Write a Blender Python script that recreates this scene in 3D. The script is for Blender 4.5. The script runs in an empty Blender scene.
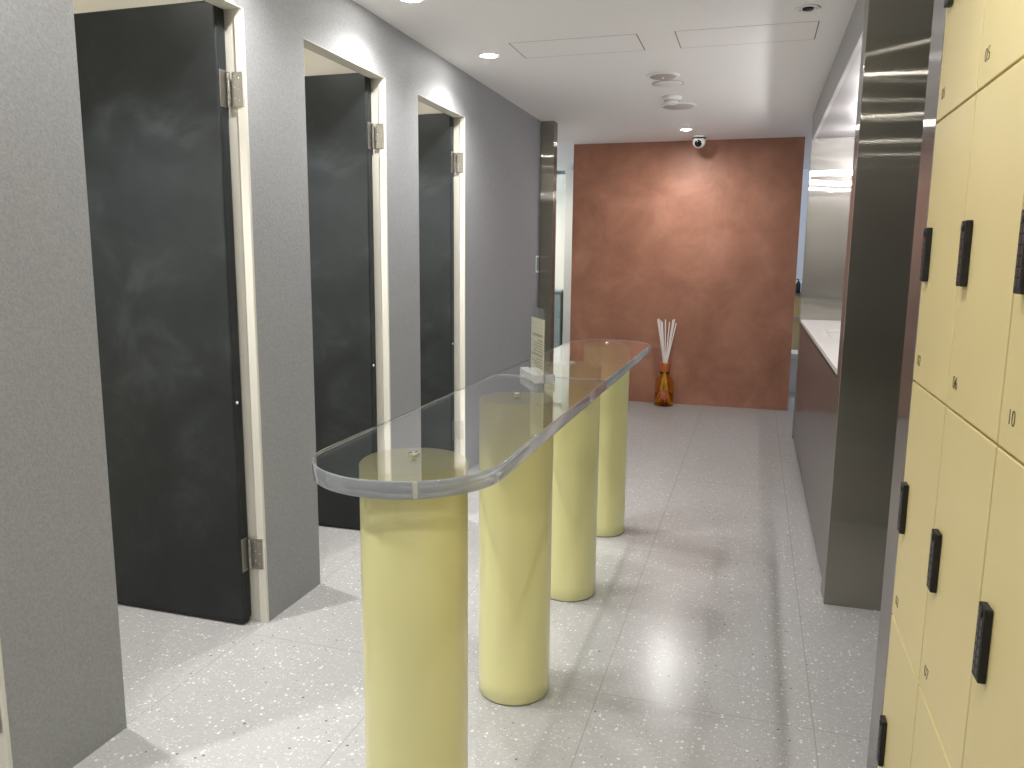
import bpy, bmesh, math, random
from mathutils import Vector, Matrix
random.seed(7)
S = bpy.context.scene
C = S.collection
PI = math.pi

# ------------------------------------------------------------------ materials
def mat(name, col=(.8, .8, .8), rough=.5, metal=0.0, **kw):
    m = bpy.data.materials.new(name); m.use_nodes = True
    b = m.node_tree.nodes['Principled BSDF']
    b.inputs['Base Color'].default_value = (*col, 1)
    b.inputs['Roughness'].default_value = rough
    b.inputs['Metallic'].default_value = metal
    for k, v in kw.items():
        b.inputs[k.replace('_', ' ')].default_value = v
    return m

class NT:
    def __init__(s, m):
        s.t = m.node_tree; s.N = s.t.nodes; s.L = s.t.links
        s.b = s.N.get('Principled BSDF'); s.out = s.N['Material Output']
        tc = s.N.new('ShaderNodeTexCoord'); s.obj = tc.outputs['Object']
    def link(s, a, b): s.L.new(a, b)
    def node(s, t, **kw):
        n = s.N.new(t)
        for k, v in kw.items(): setattr(n, k, v)
        return n
    def noise(s, scale, detail=4, rough=.55, vec=None, dist=0):
        n = s.node('ShaderNodeTexNoise'); n.inputs['Scale'].default_value = scale
        n.inputs['Detail'].default_value = detail; n.inputs['Roughness'].default_value = rough
        n.inputs['Distortion'].default_value = dist
        s.link(vec or s.obj, n.inputs['Vector']); return n.outputs['Fac']
    def ramp(s, fac, stops):
        r = s.node('ShaderNodeValToRGB'); e = r.color_ramp.elements
        while len(e) < len(stops): e.new(.5)
        for i, (p, c) in enumerate(stops):
            e[i].position = p; e[i].color = (*c, 1) if len(c) == 3 else c
        s.link(fac, r.inputs['Fac']); return r.outputs['Color']
    def bump(s, h, strength, dist=.002):
        b = s.node('ShaderNodeBump'); b.inputs['Strength'].default_value = strength
        b.inputs['Distance'].default_value = dist
        s.link(h, b.inputs['Height']); s.link(b.outputs['Normal'], s.b.inputs['Normal'])
    def math(s, op, a, b=None, c=None):
        n = s.node('ShaderNodeMath', operation=op)
        for i, v in enumerate((a, b, c)):
            if v is None: continue
            if isinstance(v, (int, float)): n.inputs[i].default_value = v
            else: s.link(v, n.inputs[i])
        return n.outputs[0]
    def mix(s, fac, a, b):
        n = s.node('ShaderNodeMix', data_type='RGBA')
        for i, v in ((0, fac), (6, a), (7, b)):
            if isinstance(v, tuple): n.inputs[i].default_value = (*v, 1)
            elif isinstance(v, (int, float)): n.inputs[i].default_value = v
            else: s.link(v, n.inputs[i])
        return n.outputs[2]

# textured grey wall covering
M_wall = mat('grey_wall_covering', (.30, .305, .32), .62)
t = NT(M_wall)
n1 = t.noise(120, 3, .6); n2 = t.noise(420, 2, .5)
t.link(t.ramp(n1, [(.3, (.212, .217, .224)), (.7, (.272, .277, .285))]), t.b.inputs['Base Color'])
t.bump(t.math('ADD', n1, t.math('MULTIPLY', n2, .35)), .35, .004)
# charcoal plaster-effect doors
M_door = mat('charcoal_laminate', (.03, .032, .035), .42)
t = NT(M_door)
n = t.noise(3.2, 6, .62, dist=.6); n_b = t.noise(9, 4, .6, dist=.4)
t.link(t.ramp(n, [(.32, (.010, .0125, .0135)), (.55, (.017, .0205, .022)), (.74, (.036, .041, .044))]), t.b.inputs['Base Color'])
t.link(t.ramp(n_b, [(.3, (.36,)*3), (.7, (.52,)*3)]), t.b.inputs['Roughness'])
M_door.node_tree.nodes['Principled BSDF'].inputs['Specular IOR Level'].default_value = .3
M_door_edge = mat('charcoal_edge', (.016, .018, .02), .45)
M_seal = mat('black_rubber', (.008, .008, .009), .6)
M_frame = mat('cream_painted_frame', (.54, .525, .47), .42)
M_cream = mat('cream_wall_paint', (.76, .73, .64), .6)
M_ceil = mat('white_ceiling_paint', (.87, .86, .85), .7)
t = NT(M_ceil); t.bump(t.noise(6, 3), .03, .01)
M_white = mat('white_plastic', (.82, .82, .80), .4)
M_grille = mat('grey_grille', (.46, .42, .41), .6)
M_gap = mat('dark_gap', (.04, .04, .04), .8)
M_black = mat('black_plastic', (.004, .004, .0045), .5)
M_button = mat('dark_grey_button', (.022, .020, .020), .35)
M_lens = mat('black_lens', (.003, .003, .004), .06)
M_hinge = mat('satin_nickel', (.34, .33, .30), .42, 1.0)
M_chrome = mat('chrome', (.85, .85, .85), .08, 1.0)
# terracotta plaster wall
M_red = mat('terracotta_plaster', (.3, .13, .085), .5)
t = NT(M_red)
n = t.noise(2.4, 7, .6, dist=.5); nn = t.noise(9, 5, .65, dist=.3)
c = t.ramp(n, [(.28, (.27, .115, .068)), (.5, (.35, .153, .094)), (.72, (.46, .22, .147))])
c2 = t.ramp(nn, [(.3, (.88, .88, .88)), (.7, (1, 1, 1))])
mx = t.node('ShaderNodeMix', data_type='RGBA', blend_type='MULTIPLY'); mx.inputs[0].default_value = 1
t.link(c, mx.inputs[6]); t.link(c2, mx.inputs[7]); t.link(mx.outputs[2], t.b.inputs['Base Color'])
t.bump(nn, .08, .004)
# terrazzo floor
M_floor = mat('terrazzo_tiles', (.5, .49, .48), .24)
t = NT(M_floor)
def chips(scale, dens, radius, seedoff):
    mp = t.node('ShaderNodeMapping'); mp.inputs['Location'].default_value = (seedoff, seedoff * .7, 0)
    t.link(t.obj, mp.inputs['Vector'])
    fl = t.node('ShaderNodeVectorMath', operation='MULTIPLY'); t.link(mp.outputs[0], fl.inputs[0]); fl.inputs[1].default_value = (1, 1, 0)
    v = t.node('ShaderNodeTexVoronoi', distance='MANHATTAN', voronoi_dimensions='2D'); v.inputs['Scale'].default_value = scale; t.link(fl.outputs[0], v.inputs['Vector'])
    sp = t.node('ShaderNodeSeparateColor'); t.link(v.outputs['Color'], sp.inputs[0])
    on = t.math('GREATER_THAN', sp.outputs[0], 1 - dens)
    rad = t.math('MULTIPLY_ADD', sp.outputs[1], radius * .8, radius * .4)
    ins = t.math('LESS_THAN', v.outputs['Distance'], rad)
    return t.math('MULTIPLY', on, ins)
base = t.ramp(t.noise(70, 5, .7), [(.3, (.300, .299, .296)), (.7, (.348, .346, .342))])
w1 = chips(66, .10, .34, 3.1); w2 = chips(120, .17, .44, 7.7); d1 = chips(66, .012, .30, 11.3); d2 = chips(150, .035, .38, 1.9)
col = t.mix(w2, base, (.43, .43, .425))
col = t.mix(w1, col, (.56, .56, .555))
col = t.mix(d2, col, (.22, .20, .18))
col = t.mix(d1, col, (.12, .11, .10))
xyz = t.node('ShaderNodeSeparateXYZ'); t.link(t.obj, xyz.inputs[0])
def seam(co, off, period, w):
    f = t.math('FRACT', t.math('ADD', t.math('DIVIDE', t.math('SUBTRACT', co, off), period), .5))
    return t.math('LESS_THAN', t.math('ABSOLUTE', t.math('SUBTRACT', f, .5)), w / period)
sm = t.math('MAXIMUM', seam(xyz.outputs[0], -.418, .66, .0016), t.math('MULTIPLY', seam(xyz.outputs[1], 2.362, 1.325, .0016), t.math('GREATER_THAN', xyz.outputs[0], -1.735)))
col = t.mix(sm, col, (.24, .235, .23))
t.link(col, t.b.inputs['Base Color'])
# yellow lacquers
M_locker = mat('pale_yellow_laminate', (.66, .55, .27), .42)
t = NT(M_locker)
t.link(t.ramp(t.noise(2, 3), [(.3, (.65, .55, .27)), (.7, (.695, .59, .30))]), t.b.inputs['Base Color'])
M_locker_body = mat('ochre_carcass', (.22, .17, .07), .6)
M_ink = mat('dark_ink', (.03, .025, .02), .6)
M_column = mat('lemon_lacquer', (.69, .665, .32), .3)
M_column.node_tree.nodes['Principled BSDF'].inputs['Coat Weight'].default_value = .5
M_column.node_tree.nodes['Principled BSDF'].inputs['Coat Roughness'].default_value = .12
# clear acrylic: bounding faces (Schlick reflection over clear transmission)
def clear(name, tint, base=.045, rough=.0):
    m = bpy.data.materials.new(name); m.use_nodes = True
    m.node_tree.nodes.remove(m.node_tree.nodes['Principled BSDF'])
    t = NT(m)
    ge = t.node('ShaderNodeNewGeometry')
    dp = t.node('ShaderNodeVectorMath', operation='DOT_PRODUCT')
    t.link(ge.outputs['Normal'], dp.inputs[0]); t.link(ge.outputs['Incoming'], dp.inputs[1])
    k = t.math('SUBTRACT', 1, t.math('ABSOLUTE', dp.outputs['Value']))
    f = t.math('MULTIPLY_ADD', t.math('POWER', k, 5), 1 - base, base)
    tr = t.node('ShaderNodeBsdfTransparent'); tr.inputs[0].default_value = (*tint, 1)
    gl = t.node('ShaderNodeBsdfGlossy'); gl.inputs['Roughness'].default_value = rough
    mx = t.node('ShaderNodeMixShader')
    t.link(f, mx.inputs[0]); t.link(tr.outputs[0], mx.inputs[1]); t.link(gl.outputs[0], mx.inputs[2])
    t.link(mx.outputs[0], t.out.inputs['Surface'])
    return m
M_acryl = mat('clear_acrylic', (.95, .958, .965), 0.0, 0, Transmission_Weight=1.0, IOR=1.49)
M_acryl_edge = mat('polished_acrylic_edge', (.84, .90, .98), .06, 0, Transmission_Weight=.74, IOR=1.49)
M_block = mat('frosted_acrylic', (.90, .92, .92), .10, 0, Transmission_Weight=.80, IOR=1.3)
M_thin = clear('thin_clear_acrylic', (.93, .94, .945), .09)
M_amber = mat('amber_glass', (1, .72, .26), .03, 0, Transmission_Weight=1.0, IOR=1.25)
M_copper = mat('orange_collar', (.45, .12, .03), .35, .4)
M_reed = mat('white_reed', (.86, .82, .78), .7)
M_tag = mat('rust_label', (.36, .09, .04), .6)
M_paper = mat('cream_paper', (.74, .70, .50), .7)
M_stone = mat('white_worktop', (.80, .78, .76), .22)
M_soffit = mat('satin_soffit', (.20, .19, .197), .45)
M_fascia = mat('grey_fascia', (.33, .325, .32), .35)  # even grey stands in for steel reflecting the ceiling and wall
M_mirror = mat('mirror', (.9, .9, .9), .01, 1.0)
# brushed stainless steel (vertical grain spreads highlights sideways)
def steel(name, col, rough, aniso, wav, haze=.25):
    """vertical hairline grain: smooth up and down, wide spread sideways"""
    m = bpy.data.materials.new(name); m.use_nodes = True
    m.node_tree.nodes.remove(m.node_tree.nodes['Principled BSDF'])
    t = NT(m)
    g = t.node('ShaderNodeBsdfAnisotropic'); g.inputs['Color'].default_value = (*col, 1)
    g.inputs['Roughness'].default_value = rough; g.inputs['Anisotropy'].default_value = -aniso
    tg = t.node('ShaderNodeTangent', direction_type='UV_MAP', uv_map='UVMap'); t.link(tg.outputs[0], g.inputs['Tangent'])
    g2 = t.node('ShaderNodeBsdfAnisotropic'); g2.inputs['Color'].default_value = (*col, 1); g2.inputs['Roughness'].default_value = .42; g2.inputs['Anisotropy'].default_value = 0
    if wav:
        b = t.node('ShaderNodeBump'); b.inputs['Strength'].default_value = wav; b.inputs['Distance'].default_value = .02
        t.link(t.noise(2.2, 1, .4), b.inputs['Height']); t.link(b.outputs['Normal'], g.inputs['Normal'])
    mx = t.node('ShaderNodeMixShader'); mx.inputs[0].default_value = haze
    t.link(g.outputs[0], mx.inputs[1]); t.link(g2.outputs[0], mx.inputs[2]); t.link(mx.outputs[0], t.out.inputs['Surface'])
    return m
M_steel = steel('brushed_steel', (.36, .345, .30), .13, .93, .10)
M_steel_mid = steel('satin_steel', (.50, .485, .46), .12, .94, .5, .15)
M_steel_side = steel('polished_steel', (.52, .505, .50), .12, .8, 0, .22)
def emit(name, col, s):
    m = bpy.data.materials.new(name); m.use_nodes = True
    b = m.node_tree.nodes['Principled BSDF']
    b.inputs['Base Color'].default_value = (0, 0, 0, 1)
    b.inputs['Emission Color'].default_value = (*col, 1); b.inputs['Emission Strength'].default_value = s
    return m
M_lamp = emit('downlight_lens', (1, .96, .90), 210)
M_led = emit('mirror_lamp_tube', (1, .97, .95), 330)
M_cool = emit('cool_tube', (.72, .86, 1), 75)
M_dark = mat('dark_paint', (.10, .10, .10), .6)
M_sage = mat('sage_laminate', (.24, .31, .30), .45)
M_bluewhite = mat('pale_wall_paint', (.74, .77, .82), .55)

# ------------------------------------------------------------------ mesh builder
class MB:
    def __init__(s): s.bm = bmesh.new()
    def box(s, x0, x1, y0, y1, z0, z1, bev=0, seg=2, mi=0):
        r = bmesh.ops.create_cube(s.bm, size=1)
        vs = r['verts']
        for v in vs:
            v.co = Vector((x0 + (v.co.x + .5) * (x1 - x0), y0 + (v.co.y + .5) * (y1 - y0), z0 + (v.co.z + .5) * (z1 - z0)))
        fs = set(f for v in vs for f in v.link_faces)
        for f in fs: f.material_index = mi
        if bev:
            es = list(set(e for v in vs for e in v.link_edges))
            bmesh.ops.bevel(s.bm, geom=es, offset=bev, segments=seg, affect='EDGES', profile=.5, material=mi)
        return s
    def lathe(s, prof, cx, cy, cz=0, n=48, mi=0, axis=None, smooth=True):
        rings = []
        for r, z in prof:
            if r < 1e-6: rings.append([s.bm.verts.new((0, 0, z))])
            else: rings.append([s.bm.verts.new((r * math.cos(2 * PI * i / n), r * math.sin(2 * PI * i / n), z)) for i in range(n)])
        fs = []
        for a, b in zip(rings[:-1], rings[1:]):
            for i in range(n):
                j = (i + 1) % n
                if len(a) == 1 and len(b) == 1: continue
                if len(a) == 1: f = (a[0], b[j], b[i])
                elif len(b) == 1: f = (a[i], a[j], b[0])
                else: f = (a[i], a[j], b[j], b[i])
                f = s.bm.faces.new(f); f.material_index = mi; f.smooth = smooth; fs.append(f)
        vs = [v for r in rings for v in r]
        if axis is not None:
            q = Vector((0, 0, 1)).rotation_difference(Vector(axis).normalized())
            for v in vs: v.co = q @ v.co
        for v in vs: v.co += Vector((cx, cy, cz))
        return s
    def tube(s, p, q, r, n=10, mi=0):
        p, q = Vector(p), Vector(q); L = (q - p).length
        return s.lathe([(0, 0), (r, 0), (r, L), (0, L)], p.x, p.y, p.z, n, mi, axis=q - p, smooth=False)
    def build(s, name, m, parent=None, uv=False, loc=None, recalc=True):
        if loc is not None:
            bmesh.ops.translate(s.bm, verts=s.bm.verts, vec=-Vector(loc))
        if recalc: bmesh.ops.recalc_face_normals(s.bm, faces=s.bm.faces)
        if uv:
            l = s.bm.loops.layers.uv.new('UVMap')
            for f in s.bm.faces:
                nx, ny, nz = (abs(c) for c in f.normal)
                for lp in f.loops:
                    c = lp.vert.co
                    lp[l].uv = (c.x, c.z) if ny >= max(nx, nz) else ((c.y, c.z) if nx >= nz else (c.x, c.y))
        me = bpy.data.meshes.new(name); s.bm.to_mesh(me); s.bm.free()
        for k in (m if isinstance(m, (list, tuple)) else [m]): me.materials.append(k)
        o = bpy.data.objects.new(name, me); C.objects.link(o)
        if loc is not None: o.location = loc
        if parent: o.parent = parent
        return o

def tag(o, label=None, cat=None, group=None, kind=None):
    if label: o['label'] = label
    if cat: o['category'] = cat
    if group: o['group'] = group
    if kind: o['kind'] = kind
    return o
def empty(name, loc, label=None, cat=None, group=None, kind=None):
    o = bpy.data.objects.new(name, None); C.objects.link(o); o.location = loc; o.empty_display_size = .1
    return tag(o, label, cat, group, kind)
def kids(o): return [c for c in S.objects if c.parent == o]
def copy_tree(o, parent=None):
    c = o.copy(); C.objects.link(c); c.parent = parent
    for ch in kids(o): copy_tree(ch, c)
    return c
def structure(o, label, cat): return tag(o, label, cat, None, 'structure')

# ------------------------------------------------------------------ key measures
XW, ZC = -1.728, 2.49            # left wall face, ceiling
ZO = 2.234                       # head of the door openings
YP = 6.39                        # end of the left wall
YR = 7.738                       # face of the terracotta wall
XR = .345                        # face of counter / fin / soffit
XL = .371                        # face of the lockers
OPEN = [(.650, 1.366), (1.738, 2.466), (2.846, 3.556), (3.938, 4.636)]

# ------------------------------------------------------------------ shell
b = MB(); b.box(-4.2, 3.0, -4.0, 11.2, -.1, 0)
fl = b.build('floor', M_floor); fl.cycles.is_caustics_receiver = True
structure(fl, 'pale grey terrazzo tile floor with white chips and thin dark joints', 'floor')
b = MB(); b.box(-4.2, 3.0, -4.0, 11.2, ZC, ZC + .1)
structure(b.build('ceiling', M_ceil), 'flat white painted ceiling with downlights and hatches', 'ceiling')

b = MB(); T = .075
ys = [-4.0] + [v for o in OPEN for v in o] + [YP]
for i in range(0, len(ys), 2):
    b.box(XW - T, XW - .004, ys[i], ys[i + 1] - (.012 if i < 8 else 0), 0, ZC)
    b.box(XW - .004, XW, ys[i], ys[i + 1], 0, ZC)
for a, c in OPEN:
    b.box(XW - .004, XW, a, c, ZO, ZC); b.box(XW - T, XW - .004, a - .012, c, ZO, ZC)
structure(b.build('wall_left', M_wall), 'grey textured wall with a row of cubicle doorways', 'wall')

# cubicles behind the left wall: cream partitions and back wall
b = MB()
for a, c in OPEN: b.box(-3.30, XW - T, c + .075, c + .145, 0, ZC)
b.box(-3.30, XW - T, OPEN[0][0] - .10, OPEN[0][0] - .03, 0, ZC)
b.box(-3.37, -3.30, OPEN[0][0] - .10, YP, 0, ZC)
structure(b.build('wall_cubicles', M_cream), 'cream partitions of the cubicles behind the dark doors', 'wall')

b = MB(); b.box(-1.758, .352, YR, YR + .15, 0, ZC)
structure(b.build('wall_back', M_red), 'mottled terracotta plaster wall at the end of the corridor', 'wall')
b = MB(); b.box(-4.2, 3.0, 10.4, 10.5, 0, ZC)
structure(b.build('wall_far', M_bluewhite), 'pale wall of the space behind the terracotta wall', 'wall')
b = MB(); b.box(-4.2, 3.0, -4.0, -3.9, 0, ZC)
structure(b.build('wall_front', M_dark), 'dark wall behind the viewer', 'wall')
b = MB(); b.box(2.6, 2.7, -3.9, 10.4, 0, ZC)
b.box(-4.2, -4.1, YP, 10.4, 0, ZC)
structure(b.build('wall_right', M_bluewhite), 'pale outer side wall', 'wall')
b = MB(); b.box(-4.1, XW - T, YP - .0, YP + .06, 0, ZC)
structure(b.build('wall_return', M_cream), 'cream wall returning behind the steel pillar', 'wall')

# ------------------------------------------------------------------ cubicle doors
door_names = ['the half-hidden doorway at the lower left edge', 'the nearest full doorway', 'the middle doorway, behind the first yellow column', 'the farthest doorway']
def make_door(k, a, c):
    d = empty('door_%d' % (k + 1), (XW, c, 0), 'charcoal cubicle door standing open inwards, in ' + door_names[k], 'door', None, 'structure')
    L = (XW, c, 0)
    f = MB()
    for s, yy in ((1, c), (-1, a)):                       # jambs: lip, stepped rebate
        def yb(p, q): return (min(p, q), max(p, q))
        y0, y1 = (c - .012, c) if s > 0 else (a - .0118, a - .0005); f.box(XW - .030, XW + .003 if s > 0 else XW - .0045, y0, y1, 0, ZO, .0015)
        y0, y1 = (c - .004, c + .03) if s > 0 else (a - .03, a - .012); f.box(XW - .110, XW - .0305, y0 , y1, 0, ZO + .02, .0015)
    f.box(XW - .0675, XW + .001, a, c - .0125, ZO - .003, ZO - .0002)
    tag(f.build('door_frame', M_frame, d, loc=L), None)
    x1 = XW - .068; y1 = c - .008; y0 = y1 - .054
    lf = MB(); lf.box(x1 - .66, x1, y0, y1, .018, 2.252, .008, 3)
    leaf = lf.build('door_leaf', [M_door], d, loc=L)
    e = MB(); e.box(x1 - .64, x1 - .01, y0 + .006, y1 - .006, .004, .0178)
    e.build('bottom_seal', M_seal, leaf)
    g = MB(); g.box(x1 - .0005, x1 + .0012, y0 + .009, y0 + .0115, .03, 2.243); g.build('edge_band', M_door_edge, leaf)
    p = MB(); p.lathe([(0, 0), (.006, 0), (.006, .003), (0, .004)], x1, y0 + .02, .865, 12, axis=(1, 0, 0)); p.build('stud', M_white, leaf)
    for o in kids(leaf):
        o.location = -Vector(L)
    for (z0, z1) in ((1.910, 2.026), (.218, .340)):
        h = MB()
        h.box(XW - .048, XW - .005, c - .0145, c - .0122, z0, z1, .001, 1)          # plate on the jamb
        h.box(XW - .0677, XW - .0655, y0 + .006, c - .019, z0 - .004, z1 + .004, .001, 1)   # plate on the leaf edge
        h.box(XW - .0667, XW - .052, c - .0185, c - .0165, z0, z1)
        for j in range(5):
            za = z0 + (z1 - z0) * j / 5
            h.lathe([(0, 0), (.0065, .0), (.0065, (z1 - z0) / 5 - .002), (0, (z1 - z0) / 5 - .002)], XW - .058, c - .0190, za, 14, smooth=False)
        hg = h.build('hinge', M_hinge, d, loc=L)
        s = MB()
        for zz in (.18, .5, .82):
            for dx, dz in ((-.020, 0), (-.038, .06)):
                s.lathe([(0, 0), (.0035, 0), (.002, .0012), (0, .0012)], XW + dx, c - .0146, z0 + (z1 - z0) * (zz + dz), 10, axis=(0, -1, 0))
        sc = s.build('screws', M_chrome, hg); sc.location = -Vector(L)
    # put children relative to the empty
    for o in kids(d): o.location = (0, 0, 0)
    return d
for k, (a, c) in enumerate(OPEN): make_door(k, a, c)

# ------------------------------------------------------------------ display counter on four columns
CX, RS, Y0, Y1, ZT, TH = -.686, .207, 1.51, 3.89, .981, .036
root = empty('display_counter', (CX, 2.7, 0), 'long clear acrylic topped counter with rounded ends on four lemon yellow columns', 'counter')
def arc(cy, sgn, n=40):
    return [(RS * math.cos(PI * i / n) * sgn, cy + RS * math.sin(PI * i / n) * sgn) for i in range(n + 1)]
def slab(pts):
    """prism with finely rounded rims; mat 0 = clear faces, mat 1 = polished edge"""
    mb = MB(); bm = mb.bm; e = .003
    n = len(pts)
    def off(d):
        out = []
        for i in range(n):
            p, q, r = Vector(pts[i - 1]), Vector(pts[i]), Vector(pts[(i + 1) % n])
            t1, t2 = (q - p).normalized(), (r - q).normalized()
            nn = Vector((t1.y, -t1.x)) + Vector((t2.y, -t2.x)); nn.normalize()
            k = max(.5, nn.dot(Vector((t1.y, -t1.x))))
            out.append(q - nn * (d / k))
        return out
    rings = []
    for d, z in ((e, 0), (e * .3, e * .3), (0, e), (0, TH - e), (e * .3, TH - e * .3), (e, TH)):
        rings.append([bm.verts.new((p.x, p.y, ZT - TH + z)) for p in off(d)])
    for a, c in zip(rings[:-1], rings[1:]):
        for i in range(n):
            f = bm.faces.new((a[i], a[(i + 1) % n], c[(i + 1) % n], c[i])); f.material_index = 1; f.smooth = True
    bmesh.ops.recalc_face_normals(bm, faces=bm.faces)
    for rg, up in ((rings[0], -1), (rings[-1], 1)):       # flat faces: islands of their own, so their normals stay exactly vertical
        f = bm.faces.new([bm.verts.new(v.co) for v in rg]); f.material_index = 0; f.smooth = True; f.normal_update()
        if f.normal.z * up < 0: f.normal_flip()
    return mb
near = [(-RS + 2 * RS * 0, 0)]
near = [(x, y) for x, y in arc(Y0 - 2.7, -1)] + [(RS, -.0015), (-RS, -.0015)]
far = [(x, y) for x, y in arc(Y1 - 2.7, 1)] + [(-RS, .0015), (RS, .0015)]
for pts in (near, far):
    o = slab(pts).build('top_panel', [M_acryl, M_acryl_edge], root, recalc=False)
    o.cycles.is_caustics_caster = True
RC = .116
def column(cx, cy):
    m = MB(); H = ZT - TH - .004
    m.lathe([(0, .002), (RC - .004, .002), (RC, .006), (RC, .06), (RC, .3), (RC, .6), (RC, H - .004), (RC - .004, H), (0, H)], cx - CX, cy - 2.7, 0, 72)
    o = m.build('column', M_column, root); o.cycles.is_caustics_receiver = True
    for f in o.data.polygons:
        f.use_smooth = abs(f.normal.z) < .5
    bt = MB()
    K = ZT
    bt.lathe([(0, H), (.0055, H), (.0055, K + .0005), (.012, K + .0005), (.012, K + .004), (.010, K + .006), (.004, K + .006), (.003, K + .003), (0, K + .003)], cx - CX, cy - 2.7, 0, 20)
    bt.build('bolt', M_chrome, o)
for cx, cy in ((-.680, 1.51), (-.690, 2.31), (-.694, 3.113), (-.698, 3.915)): column(cx, cy)

# acrylic notice holder on the counter
hd = empty('notice_holder', (-.714, 2.634, ZT + .001), 'small clear acrylic notice holder with a cream card standing on the counter', 'sign holder')
hd.rotation_euler = (0, 0, math.atan2(.867, -.498))
m = MB(); m.box(-.105, .105, -.036, -.004, 0, .028, .002); m.box(-.105, .105, .004, .036, 0, .028, .002); m.box(-.105, .105, -.0039, .0039, 0, .008)
m.build('base_block', M_block, hd)
m = MB(); m.box(-.090, .090, -.0035, -.0012, .009, .250); m.box(-.090, .090, .0012, .0035, .009, .250)
m.build('clear_panel', M_thin, hd)
m = MB(); m.box(-.086, .086, -.0008, .0008, .010, .212)
card = m.build('card', M_paper, hd)
m = MB()
zz = .150
for j, (w, hgt) in enumerate(((.12, .009), (.05, .004), (.11, .003), (.12, .003), (.10, .003), (.115, .003), (0, 0), (.13, .007), (.06, .003), (.12, .003), (.11, .003), (.09, .003))):
    if w:
        x = -.07
        while x < -.07 + w:
            ww = random.uniform(.008, .02)
            for s in (-1, 1): m.box(x, x + ww, s * .0011 - .0002, s * .0011 + .0002, zz, zz + hgt)
            x += ww + .004
    zz -= hgt + .006
m.build('printed_lines', mat('brown_ink', (.20, .15, .06), .6), card)

# ------------------------------------------------------------------ reed diffuser
df = empty('reed_diffuser', (-.790, 7.62, 0), 'amber glass reed diffuser bottle with white sticks on the floor by the terracotta wall', 'diffuser')
m = MB()
prof = [(0, .003), (.080, .003), (.088, .010), (.090, .025), (.090, .225), (.086, .250), (.070, .272), (.050, .283), (.045, .292), (.045, .335),
        (.038, .335), (.038, .292), (.045, .280), (.066, .266), (.081, .245), (.085, .222), (.085, .028), (.080, .014), (0, .014)]
m.lathe(prof, 0, 0, 0, 48); bottle = m.build('bottle', M_amber, df)
m = MB(); m.lathe([(.041, .332), (.050, .332), (.051, .336), (.051, .408), (.048, .413), (.020, .413), (.020, .404), (.041, .404), (.041, .332)], 0, 0, 0, 40); m.build('collar', M_copper, df)
m = MB(); m.lathe([(0, .0145), (.0795, .0145), (.0845, .030), (.0845, .125), (0, .125)], 0, 0, 0, 40)
m.build('scented_oil', mat('amber_oil', (1, .56, .09), .05, 0, Transmission_Weight=1.0, IOR=1.2), df)
m = MB()
n = 10
for i in range(n + 1):
    pass
bm = m.bm
pts = [(.0915 * math.sin(a), -.0915 * math.cos(a)) for a in [(-.42 + .84 * i / n) for i in range(n + 1)]]
lo = [bm.verts.new((x - .0, y, .075)) for x, y in pts]; hi = [bm.verts.new((x, y, .160)) for x, y in pts]
lo2 = [bm.verts.new((x * .99, y * .99, .075)) for x, y in pts]; hi2 = [bm.verts.new((x * .99, y * .99, .160)) for x, y in pts]
for i in range(n):
    bm.faces.new((lo[i], lo[i + 1], hi[i + 1], hi[i])); bm.faces.new((lo2[i + 1], lo2[i], hi2[i], hi2[i + 1]))
    bm.faces.new((hi[i], hi[i + 1], hi2[i + 1], hi2[i])); bm.faces.new((lo[i + 1], lo[i], lo2[i], lo2[i + 1]))
lab = m.build('bottle_label', M_tag, df)
m = MB()
for z, w in ((.142, .030), (.128, .040), (.116, .034), (.104, .028)):
    m.box(-w / 2, w / 2, -.0925, -.0918, z, z + .005)
m.build('label_lines', mat('pale_orange_print', (.62, .27, .13), .6), lab)
reeds = [(-.115, .03, .83), (-.095, -.03, .84), (-.075, .02, .82), (-.020, .04, .83), (.035, -.03, .81), (.090, .02, .835), (.115, -.02, .80), (.070, .05, .83), (-.05, -.06, .81)]
for i, (tx, ty, tz) in enumerate(reeds):
    r = MB(); k = .42 / (tz - .42) if False else 1
    a = Vector((tx * .78, ty * .6, tz)); neck = Vector((tx * .10, ty * .1, .40)); low = neck + (neck - a) * ((neck.z - .03) / (a.z - neck.z))
    d = max(abs(low.x), abs(low.y)) / .06
    if d > 1: low.x /= d; low.y /= d
    r.tube(low, neck, .0055, 8); r.tube(neck, a, .0055, 8)
    r.build('reed', M_reed, df)

# ------------------------------------------------------------------ steel-lined vanity alcove
va = empty('vanity_alcove', (.6, 5.0, 0), 'brushed stainless steel surround of the washing alcove on the right, with tall end panel', 'alcove')
def part(name, m, par, fn, uv=True):
    mb = MB(); fn(mb); o = mb.build(name, m, par, uv); o.location = -Vector(par.location); return o
part('side_panel', [M_steel], va, lambda q: q.box(.342, 1.25, 3.315, 3.318, 0, ZC - .001))
part('panel_core', [M_steel_side], va, lambda q: q.box(.340, 1.25, 3.3185, 3.455, 0, ZC - .001, .001, 1))
part('end_panel', [M_steel_mid], va, lambda q: q.box(XR, 1.25, 6.500, 6.56, 0, ZC - .001))
part('fascia', [M_fascia], va, lambda q: q.box(XR, XR + .02, 3.456, 6.499, 2.285, ZC - .001))
part('soffit', [M_soffit], va, lambda q: q.box(XR + .0205, 1.2, 3.456, 6.499, 2.300, 2.32), False)
part('back_panel', [M_steel_mid], va, lambda q: q.box(.95, 1.2, 3.456, 6.499, 0, 2.299))
mp = part('mirror', [M_mirror], va, lambda q: q.box(.940, .9495, 3.70, 6.28, 1.10, 2.02, .002, 1), False)
ct = empty('vanity_counter', (.6, 5.0, 0), 'white worktop with steel front panel inside the alcove', 'counter')
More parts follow.
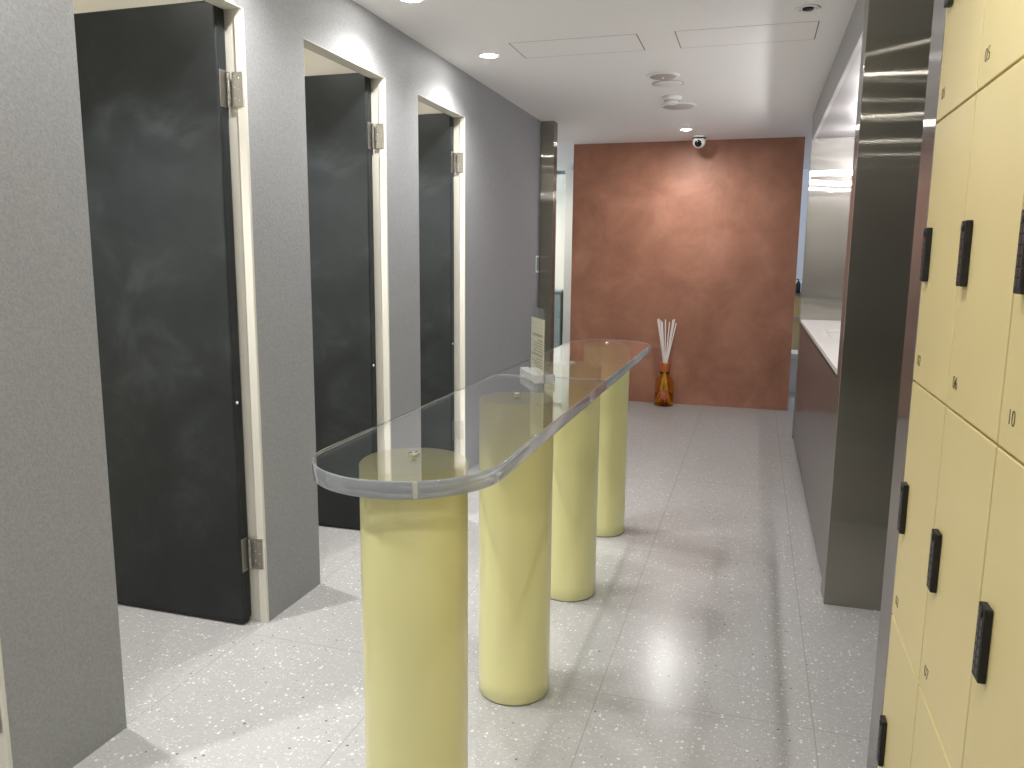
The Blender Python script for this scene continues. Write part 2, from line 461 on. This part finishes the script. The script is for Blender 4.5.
def worktop(q):
    xs = [(.348, .45), (.80, .939)]
    for x0, x1 in xs: q.box(x0, x1, 3.456, 6.499, .925, .947)
    bas = [(3.95, 4.55), (5.05, 5.65)]
    yy = 3.456
    for a, c in bas + [(6.499, 0)]:
        q.box(.45, .80, yy, a, .925, .947); yy = c
part('worktop', [M_stone], ct, worktop, False)
def basin(a, c):
    def f(q):
        q.box(.45, .80, a, c, .80, .81); q.box(.45, .456, a, c, .81, .924); q.box(.794, .80, a, c, .81, .924)
        q.box(.456, .794, a, a + .006, .81, .924); q.box(.456, .794, c - .006, c, .81, .924)
    return f
for a, c in ((3.95, 4.55), (5.05, 5.65)): part('basin', [M_stone], ct, basin(a, c), False)
for y in (4.25, 5.35):
    def tap(q):
        q.lathe([(0, .948), (.026, .948), (.026, .953), (.016, .955), (.016, 1.12), (.012, 1.125), (0, 1.125)], .87, y, 0, 20)
        q.tube((.87, y, 1.105), (.70, y, 1.09), .011, 14); q.tube((.705, y, 1.09), (.70, y, 1.065), .010, 14)
    part('tap', [M_chrome], ct, tap, False)
part('shadow_gap', [M_seal], ct, lambda q: q.box(.360, .375, 3.456, 6.499, .908, .925), False)
part('front_panel', [M_steel_side], ct, lambda q: q.box(.350, .359, 3.456, 6.499, .02, .908))
part('toe_kick', [M_seal], ct, lambda q: q.box(.362, .374, 3.456, 6.499, .0, .906), False)
for y, l in ((4.45, 'nearest the steel panel'), (5.25, 'the middle one'), (6.05, 'farthest from the viewer')):
    ml = empty('mirror_lamp', (.66, y, 2.10), 'small globe mirror lamp inside the washing alcove, ' + l, 'lamp', 'globe lamps above the alcove mirror')
    q = MB(); q.lathe([(.022 * math.sin(PI * i / 16), -.022 * math.cos(PI * i / 16)) for i in range(17)], 0, 0, 0, 32); q.build('globe', M_led, ml)
    q = MB(); q.lathe([(0, .0222), (.018, .0222), (.018, .050), (.012, .054), (.012, .27), (0, .27)], 0, 0, 0, 24, axis=(1, 0, 0)); q.build('arm', M_hinge, ml)
    q = MB(); q.lathe([(0, .2705), (.045, .2705), (.045, .289), (0, .289)], 0, 0, 0, 28, axis=(1, 0, 0)); q.build('wall_plate', M_hinge, ml)
# steel pillar at the end of the left wall
tr = MB(); tr.box(XW + .001, -1.616, YP, YP + .11, 0, ZC - .001, .002, 1); tr.box(XW - T, XW, YP + .061, YP + .16, 0, ZC - .001)
structure(tr.build('trim_1', M_steel, None, True), 'dark brushed steel pillar closing the grey left wall', 'pillar')
tr = MB(); tr.box(XL, .95, 2.064, 2.213, 0, ZC - .001, .001, 1)
structure(tr.build('trim_2', M_steel_side, None, True), 'narrow polished steel end post beside the yellow lockers', 'post')

# ------------------------------------------------------------------ lockers
LW, ZS = .350, [.025, .530, 1.120, 1.710, 2.300]
def number_mesh(txt):
    cu = bpy.data.curves.new('n', 'FONT'); cu.body = txt; cu.size = .036; cu.align_x = 'CENTER'; cu.align_y = 'CENTER'; cu.extrude = .0003; cu.offset = -.0009
    o = bpy.data.objects.new('n', cu); C.objects.link(o)
    dg = bpy.context.evaluated_depsgraph_get()
    me = bpy.data.meshes.new_from_object(o.evaluated_get(dg))
    bpy.data.objects.remove(o)
    # text x -> -y, text y -> z, narrow digits
    for v in me.vertices:
        x, y, z = v.co; v.co = (-z, -x * 1.0, y)
    me.materials.clear(); me.materials.append(M_ink)
    return me
def make_lock():
    q = MB(); q.box(-.0125, -.0005, -.018, .018, -.060, .060, .002, 2)
    lock = q.build('lock', M_black)
    q = MB()
    for r in range(6):
        for cc in range(2):
            q.box(-.0134, -.0120, -.0135 + cc * .0145, -.001 + cc * .0145, -.050 + r * .0155, -.039 + r * .0155, .0005, 1)
    kp = q.build('keypad', M_button, lock)
    q = MB(); q.lathe([(0, 0), (.008, 0), (.008, .002), (.006, .003), (0, .003)], -.0125, 0, .048, 18, axis=(-1, 0, 0)); q.build('key_cylinder', M_button, lock)
    return lock
lock0 = None
NUMW = {0: 'top', 1: 'second', 2: 'third', 3: 'bottom'}
for ci in range(4):
    yl = 2.060 - ci * LW                 # far (left when facing) edge
    for ri in range(4):
        num = ci * 4 + ri + 1
        z0, z1 = ZS[3 - ri], ZS[4 - ri]
        zc = (z0 + z1) / 2
        lab = 'pale yellow locker numbered %02d, in the %s row' % (num, NUMW[ri])
        if ci == 0: lab += ' beside the steel post'
        L = empty('locker', (XL, yl - LW / 2, z0), lab, 'locker', 'yellow lockers along the right side')
        q = MB(); h = z1 - z0
        w = LW / 2 - .0006
        q.box(.0225, .50, -w, w, .0006, h - .0006); q.build('carcass', M_locker_body, L)
        q = MB(); q.box(0, .020, -LW / 2 + .0033, LW / 2 - .0033, .0026, h - .0026, .0015, 2); dr = q.build('locker_door', M_locker, L)
        no = bpy.data.objects.new('door_number', number_mesh('%02d' % num)); C.objects.link(no); no.parent = dr
        no.location = (-.0006, LW / 2 - .0575, .053); no['label'] = 'dark number %02d' % num
        if lock0 is None:
            lk = lock0 = make_lock(); lk.parent = L
        else:
            lk = copy_tree(lock0, L)
        lk.location = (0, LW / 2 - .059, h / 2 - (0 if ri < 2 else .004 if ri == 2 else .062))
tr = MB(); tr.box(XL + .004, .95, .66, 2.0635, 2.302, ZC - .001)
tr.box(XL + .03, .95, .66, 2.0635, 0, .0235)
structure(tr.build('trim_3', M_locker), 'pale yellow filler above and plinth below the lockers', 'filler')
b = MB(); b.box(XL, .95, -3.9, .6585, 0, ZC); structure(b.build('wall_locker_side', M_cream), 'cream wall continuing past the lockers', 'wall')

# ------------------------------------------------------------------ ceiling fittings
def downlight(x, y, label, W, r=.042, size=146, blend=1.0, lit=True, tint=(1, .98, .96), soft=.022):
    d = empty('downlight', (x, y, ZC), label, 'downlight', 'recessed ceiling downlights')
    q = MB(); q.lathe([(r, -.001), (r + .016, -.001), (r + .018, -.004), (r + .014, -.007), (r + .002, -.005), (r - .002, -.001), (r, -.001)], 0, 0, 0, 40); q.build('trim_ring', M_white, d)
    q = MB(); q.lathe([(0, -.0006), (r - .012, -.0006), (r - .012, -.0060), (r * .5, -.010), (0, -.012)], 0, 0, 0, 32)
    q.build('lens', M_lamp if lit else M_lens, d)
    if W:
        li = bpy.data.lights.new('downlight_beam', 'SPOT'); li.energy = W; li.spot_size = math.radians(size); li.spot_blend = blend
        li.shadow_soft_size = soft; li.color = tint; li.cycles.is_caustics_light = True
        lo = bpy.data.objects.new('downlight_beam', li); C.objects.link(lo); lo.parent = d; lo.location = (0, 0, -.016 - soft * .3)
    return d
downlight(-1.458, 4.285, 'lit round downlight by the grey wall, above the farthest doorway', 44)
downlight(-1.470, 3.284, 'lit round downlight at the top edge, above the middle doorway', 38)
for y in (2.28, 1.28, .28): downlight(-1.47, y, 'lit round downlight by the grey wall, ahead of the near doorways', 26 if y > 2 else 16)
downlight(-.636, 7.056, 'lit round downlight in front of the terracotta wall', 36, size=178)
downlight(.153, 3.878, 'dark-centred round downlight near the steel alcove', 14, r=.036, lit=False, size=70)
for x, y in ((-.1, 1.41), (-.1, -.04), (-.6, -1.39), (-.6, -2.48), (-1.47, -1.2)):
    downlight(x, y, 'lit round downlight over the locker area', 22)
downlight(-2.75, 8.75, 'added unseen round downlight brightening the space beyond the steel pillar', 60, size=165, tint=(1, .97, .9))  # added lamp out of view, warms and brightens the cream wall past the pillar
for k, (a, c) in enumerate(OPEN): downlight(-2.15, a + .14, 'lit round downlight inside a cubicle', 95, tint=(1, .985, .97), size=98, blend=.85)
for x, y in ((1.7, 2.75),): downlight(x, y, 'lit round downlight in the passage beside the lockers', 14)

def disc(name, x, y, prof, m, label, cat, parts=()):
    o = empty(name, (x, y, ZC), label, cat)
    q = MB(); q.lathe(prof, 0, 0, 0, 40); q.build('housing', m, o)
    for nm, pr, mm in parts:
        q = MB(); q.lathe(pr, 0, 0, 0, 40); q.build(nm, mm, o)
    return o
disc('ceiling_speaker', -.600, 5.010, [(0, -.0005), (.098, -.0005), (.100, -.004), (.096, -.008), (.080, -.009), (0, -.0085)], M_white, 'round ceiling speaker with grey grille, nearest of the ceiling discs', 'speaker',
     (('grille', [(0, -.0088), (.078, -.0092), (.074, -.0125), (0, -.013)], M_grille), ('badge', [(0, -.0131), (.006, -.0131), (.006, -.022), (0, -.024)], M_white)))
disc('ceiling_plate', -.595, 5.235, [(0, -.0005), (.090, -.0005), (.091, -.005), (.085, -.008), (0, -.009)], M_white, 'plain white round cover plate just behind the grey speaker', 'cover plate',
     (('rim', [(.0905, -.001), (.098, -.001), (.098, -.004), (.0915, -.0045), (.0905, -.001)], M_grille),))
disc('smoke_detector', -.612, 5.655, [(0, -.0005), (.066, -.0005), (.066, -.014), (.060, -.026), (.056, -.028), (0, -.028)], M_white, 'white domed smoke detector on the ceiling', 'smoke detector',
     (('sensor_chamber', [(0, -.0282), (.047, -.0282), (.044, -.046), (.030, -.052), (0, -.054)], M_white), ('vent_ring', [(.0475, -.029), (.053, -.029), (.053, -.033), (.0475, -.033), (.0475, -.029)], M_grille)))
disc('ceiling_speaker', -.600, 5.990, [(0, -.0005), (.124, -.0005), (.126, -.004), (.122, -.007), (.112, -.008), (0, -.0075)], M_white, 'wide flat ceiling speaker behind the smoke detector', 'speaker',
     (('grille', [(0, -.0079), (.110, -.0083), (.108, -.0105), (0, -.011)], mat('beige_grille', (.56, .50, .47), .7)),))
cc = empty('security_camera', (-.553, 7.47, ZC), 'white turret security camera on the ceiling before the terracotta wall', 'camera')
q = MB(); q.lathe([(0, -.0005), (.058, -.0005), (.060, -.006), (.058, -.016), (0, -.016)], 0, 0, 0, 36); q.build('base_plate', M_white, cc)
q = MB(); q.lathe([(0, -.0163), (.059, -.0163), (.059, -.026), (0, -.026)], 0, 0, 0, 36); q.build('seam_ring', M_seal, cc)
q = MB(); q.lathe([(0, -.0263), (.056, -.0263), (.057, -.050)] + [(.057 * math.cos(a), -.052 - .054 * math.sin(a)) for a in [PI / 2 * i / 9 for i in range(10)]], 0, 0, 0, 36)
ball = q.build('dome', M_white, cc)
q = MB(); q.lathe([(0, .042), (.030, .042), (.031, .050), (.029, .058), (.024, .060), (0, .062)], -.004, 0, -.060, 30, axis=(0, -1, -.22)); q.build('lens', M_lens, ball)
def hatch(x0, x1, y0, y1, label):
    o = empty('ceiling_hatch', ((x0 + x1) / 2, (y0 + y1) / 2, ZC), label, 'hatch', 'flush ceiling access hatches')
    w, d = (x1 - x0) / 2, (y1 - y0) / 2; g = .004
    q = MB(); q.box(-w, w, -d, d, -.0010, -.0002); q.build('shadow_gap', M_gap, o)
    q = MB(); q.box(-w + g, w - g, -d - .001, d - g, -.0014, -.0011); q.build('panel', M_ceil, o)
    return o
hatch(-1.283, -.625, 4.085, 4.402, 'rectangular flush access hatch in the ceiling, left one beside the lit downlight')
hatch(-.443, .215, 4.090, 4.408, 'rectangular flush access hatch in the ceiling, right one near the steel alcove')
# wall switch plate
sw = empty('wall_switch', (XW, 6.325, 1.35), 'slim white-rimmed switch plate on the grey wall beside the steel pillar', 'switch')
q = MB(); q.box(.0004, .006, -.045, .045, -.068, .068, .002); q.build('plate', M_white, sw)
q = MB(); q.box(.0062, .009, -.032, .032, -.055, .055, .001); q.build('rocker', M_wall, sw)

# ------------------------------------------------------------------ space behind the terracotta wall
b = MB(); b.box(-4.1, -2.236, 9.95, 10.05, 0, 2.44); structure(b.build('wall_far_cream', M_cream), 'cream partition beyond the steel pillar', 'wall')
b = MB(); b.box(-2.235, -2.05, 9.42, 10.02, 0, 2.44, .004); structure(b.build('trim_4', M_frame), 'white upright beside the terracotta wall', 'pilaster')
cb = empty('base_cabinet', (-2.60, 9.68, 0), 'grey-green cabinet with drawers far beyond the steel pillar', 'cabinet')
q = MB(); q.box(-.34, .34, -.24, .25, .06, .98, .004); q.build('carcass', M_sage, cb)
q = MB(); q.box(-.36, .345, -.27, .26, .981, 1.01, .004); q.build('cabinet_top', M_sage, cb)
for r in range(3):
    for cc_ in range(2):
        q = MB(); q.box(-.335 + cc_ * .335, -.005 + cc_ * .335, -.262, -.242, .09 + r * .295, .375 + r * .295, .004); dw = q.build('drawer', M_sage, cb)
        q = MB(); q.box(-.24 + cc_ * .335, -.10 + cc_ * .335, -.280, -.2625, .30 + r * .295, .318 + r * .295, .003); q.build('handle', M_black, dw)
# beyond the right-hand gap
yc = empty('base_cabinet', (.55, 9.3, 0), 'yellow fronted cabinet seen through the narrow gap right of the terracotta wall', 'cabinet')
q = MB(); q.box(-.30, .45, -.18, .25, .42, 1.02, .004); q.build('carcass', M_locker, yc)
q = MB(); q.box(-.32, .47, -.20, .26, 1.021, 1.045, .003); q.build('cabinet_top', M_steel_mid, yc, True)
q = MB(); q.box(-.29, .44, -.194, -.181, .76, .79, .002); q.build('rail', M_grille, yc)
q = MB(); q.box(-.30, .45, -.16, .25, 0, .419, .002); q.build('plinth', M_bluewhite, yc)
for i, (x, l) in enumerate(((.445, 'left'), (.505, 'right'))):
    o = empty('pump_bottle', (x, 9.2, 1.0462), 'dark pump bottle on the far yellow cabinet, %s one of the pair' % l, 'bottle', 'pump bottles on the far cabinet')
    q = MB(); q.lathe([(0, 0), (.024, 0), (.026, .004), (.026, .10), (.012, .12), (.010, .13), (0, .13)], 0, 0, 0, 20); q.build('bottle_body', M_black, o)
    q = MB(); q.tube((0, 0, .1305), (0, 0, .155), .005); q.tube((0, -.004, .150), (-.03, -.004, .148), .004); q.build('pump', M_black, o)
bn = empty('bench', (.50, 8.75, 0), 'low white bench seen through the narrow gap right of the terracotta wall', 'bench')
q = MB(); q.box(-.25, .6, -.20, .20, .40, .45, .006); q.build('seat', M_white, bn)
for x in (-.2, .5):
    q = MB(); q.box(x, x + .05, -.16, .16, 0, .399, .003); q.build('leg', M_grille, bn)
for x, y, l in ((-3.2, 8.9, 'over the corridor left of the terracotta wall'), (1.75, 8.8, 'behind the right end of the terracotta wall'), (-1.0, 9.2, 'hidden behind the terracotta wall')):
    o = empty('tube_lamp', (x, y, ZC), 'cool white tube lamp ' + l, 'lamp', 'cool tube lamps in the far space')
    q = MB(); q.box(-.5, .5, -.05, .05, -.028, -.001, .003); q.build('housing', M_white, o)
    q = MB(); q.tube((-.48, 0, -.044), (.48, 0, -.044), .013, 16); q.build('tube', M_cool, o)

# ------------------------------------------------------------------ world, camera, view
w = bpy.data.worlds.new('World'); S.world = w; w.use_nodes = True
w.node_tree.nodes['Background'].inputs[0].default_value = (.9, .95, 1, 1); w.node_tree.nodes['Background'].inputs[1].default_value = .05
cam = bpy.data.cameras.new('camera'); co = bpy.data.objects.new('camera', cam); C.objects.link(co)
F = 788.0
d = Vector((757 - 512, 384 - 260, F)); v = -Vector((467 - 512, 384 - 5300, F))
d.normalize(); v = (v - d * v.dot(d)).normalized(); x = v.cross(d)
if x.x < 0: x = -x
R = Matrix((x, d, v))
right, up, fwd = R @ Vector((1, 0, 0)), R @ Vector((0, 1, 0)), R @ Vector((0, 0, 1))
M = Matrix((right, up, -fwd)).transposed().to_4x4(); M.translation = Vector((0, 0, 1.4))
co.matrix_world = M
cam.sensor_width = 36; cam.lens = F / 1024 * 36; cam.clip_start = .02; cam.clip_end = 60
S.camera = co
S.view_settings.view_transform = 'Standard'; S.view_settings.look = 'None'
S.view_settings.gamma = 1; S.view_settings.use_curve_mapping = False
S.view_settings.exposure = 0.84
cy = S.cycles
cy.max_bounces = 14; cy.diffuse_bounces = 6; cy.glossy_bounces = 6; cy.transmission_bounces = 10; cy.transparent_max_bounces = 16
cy.sample_clamp_indirect = 6; cy.caustics_refractive = True; cy.caustics_reflective = True; cy.blur_glossy = .3
try:
    cy.use_denoising = True
except Exception: pass
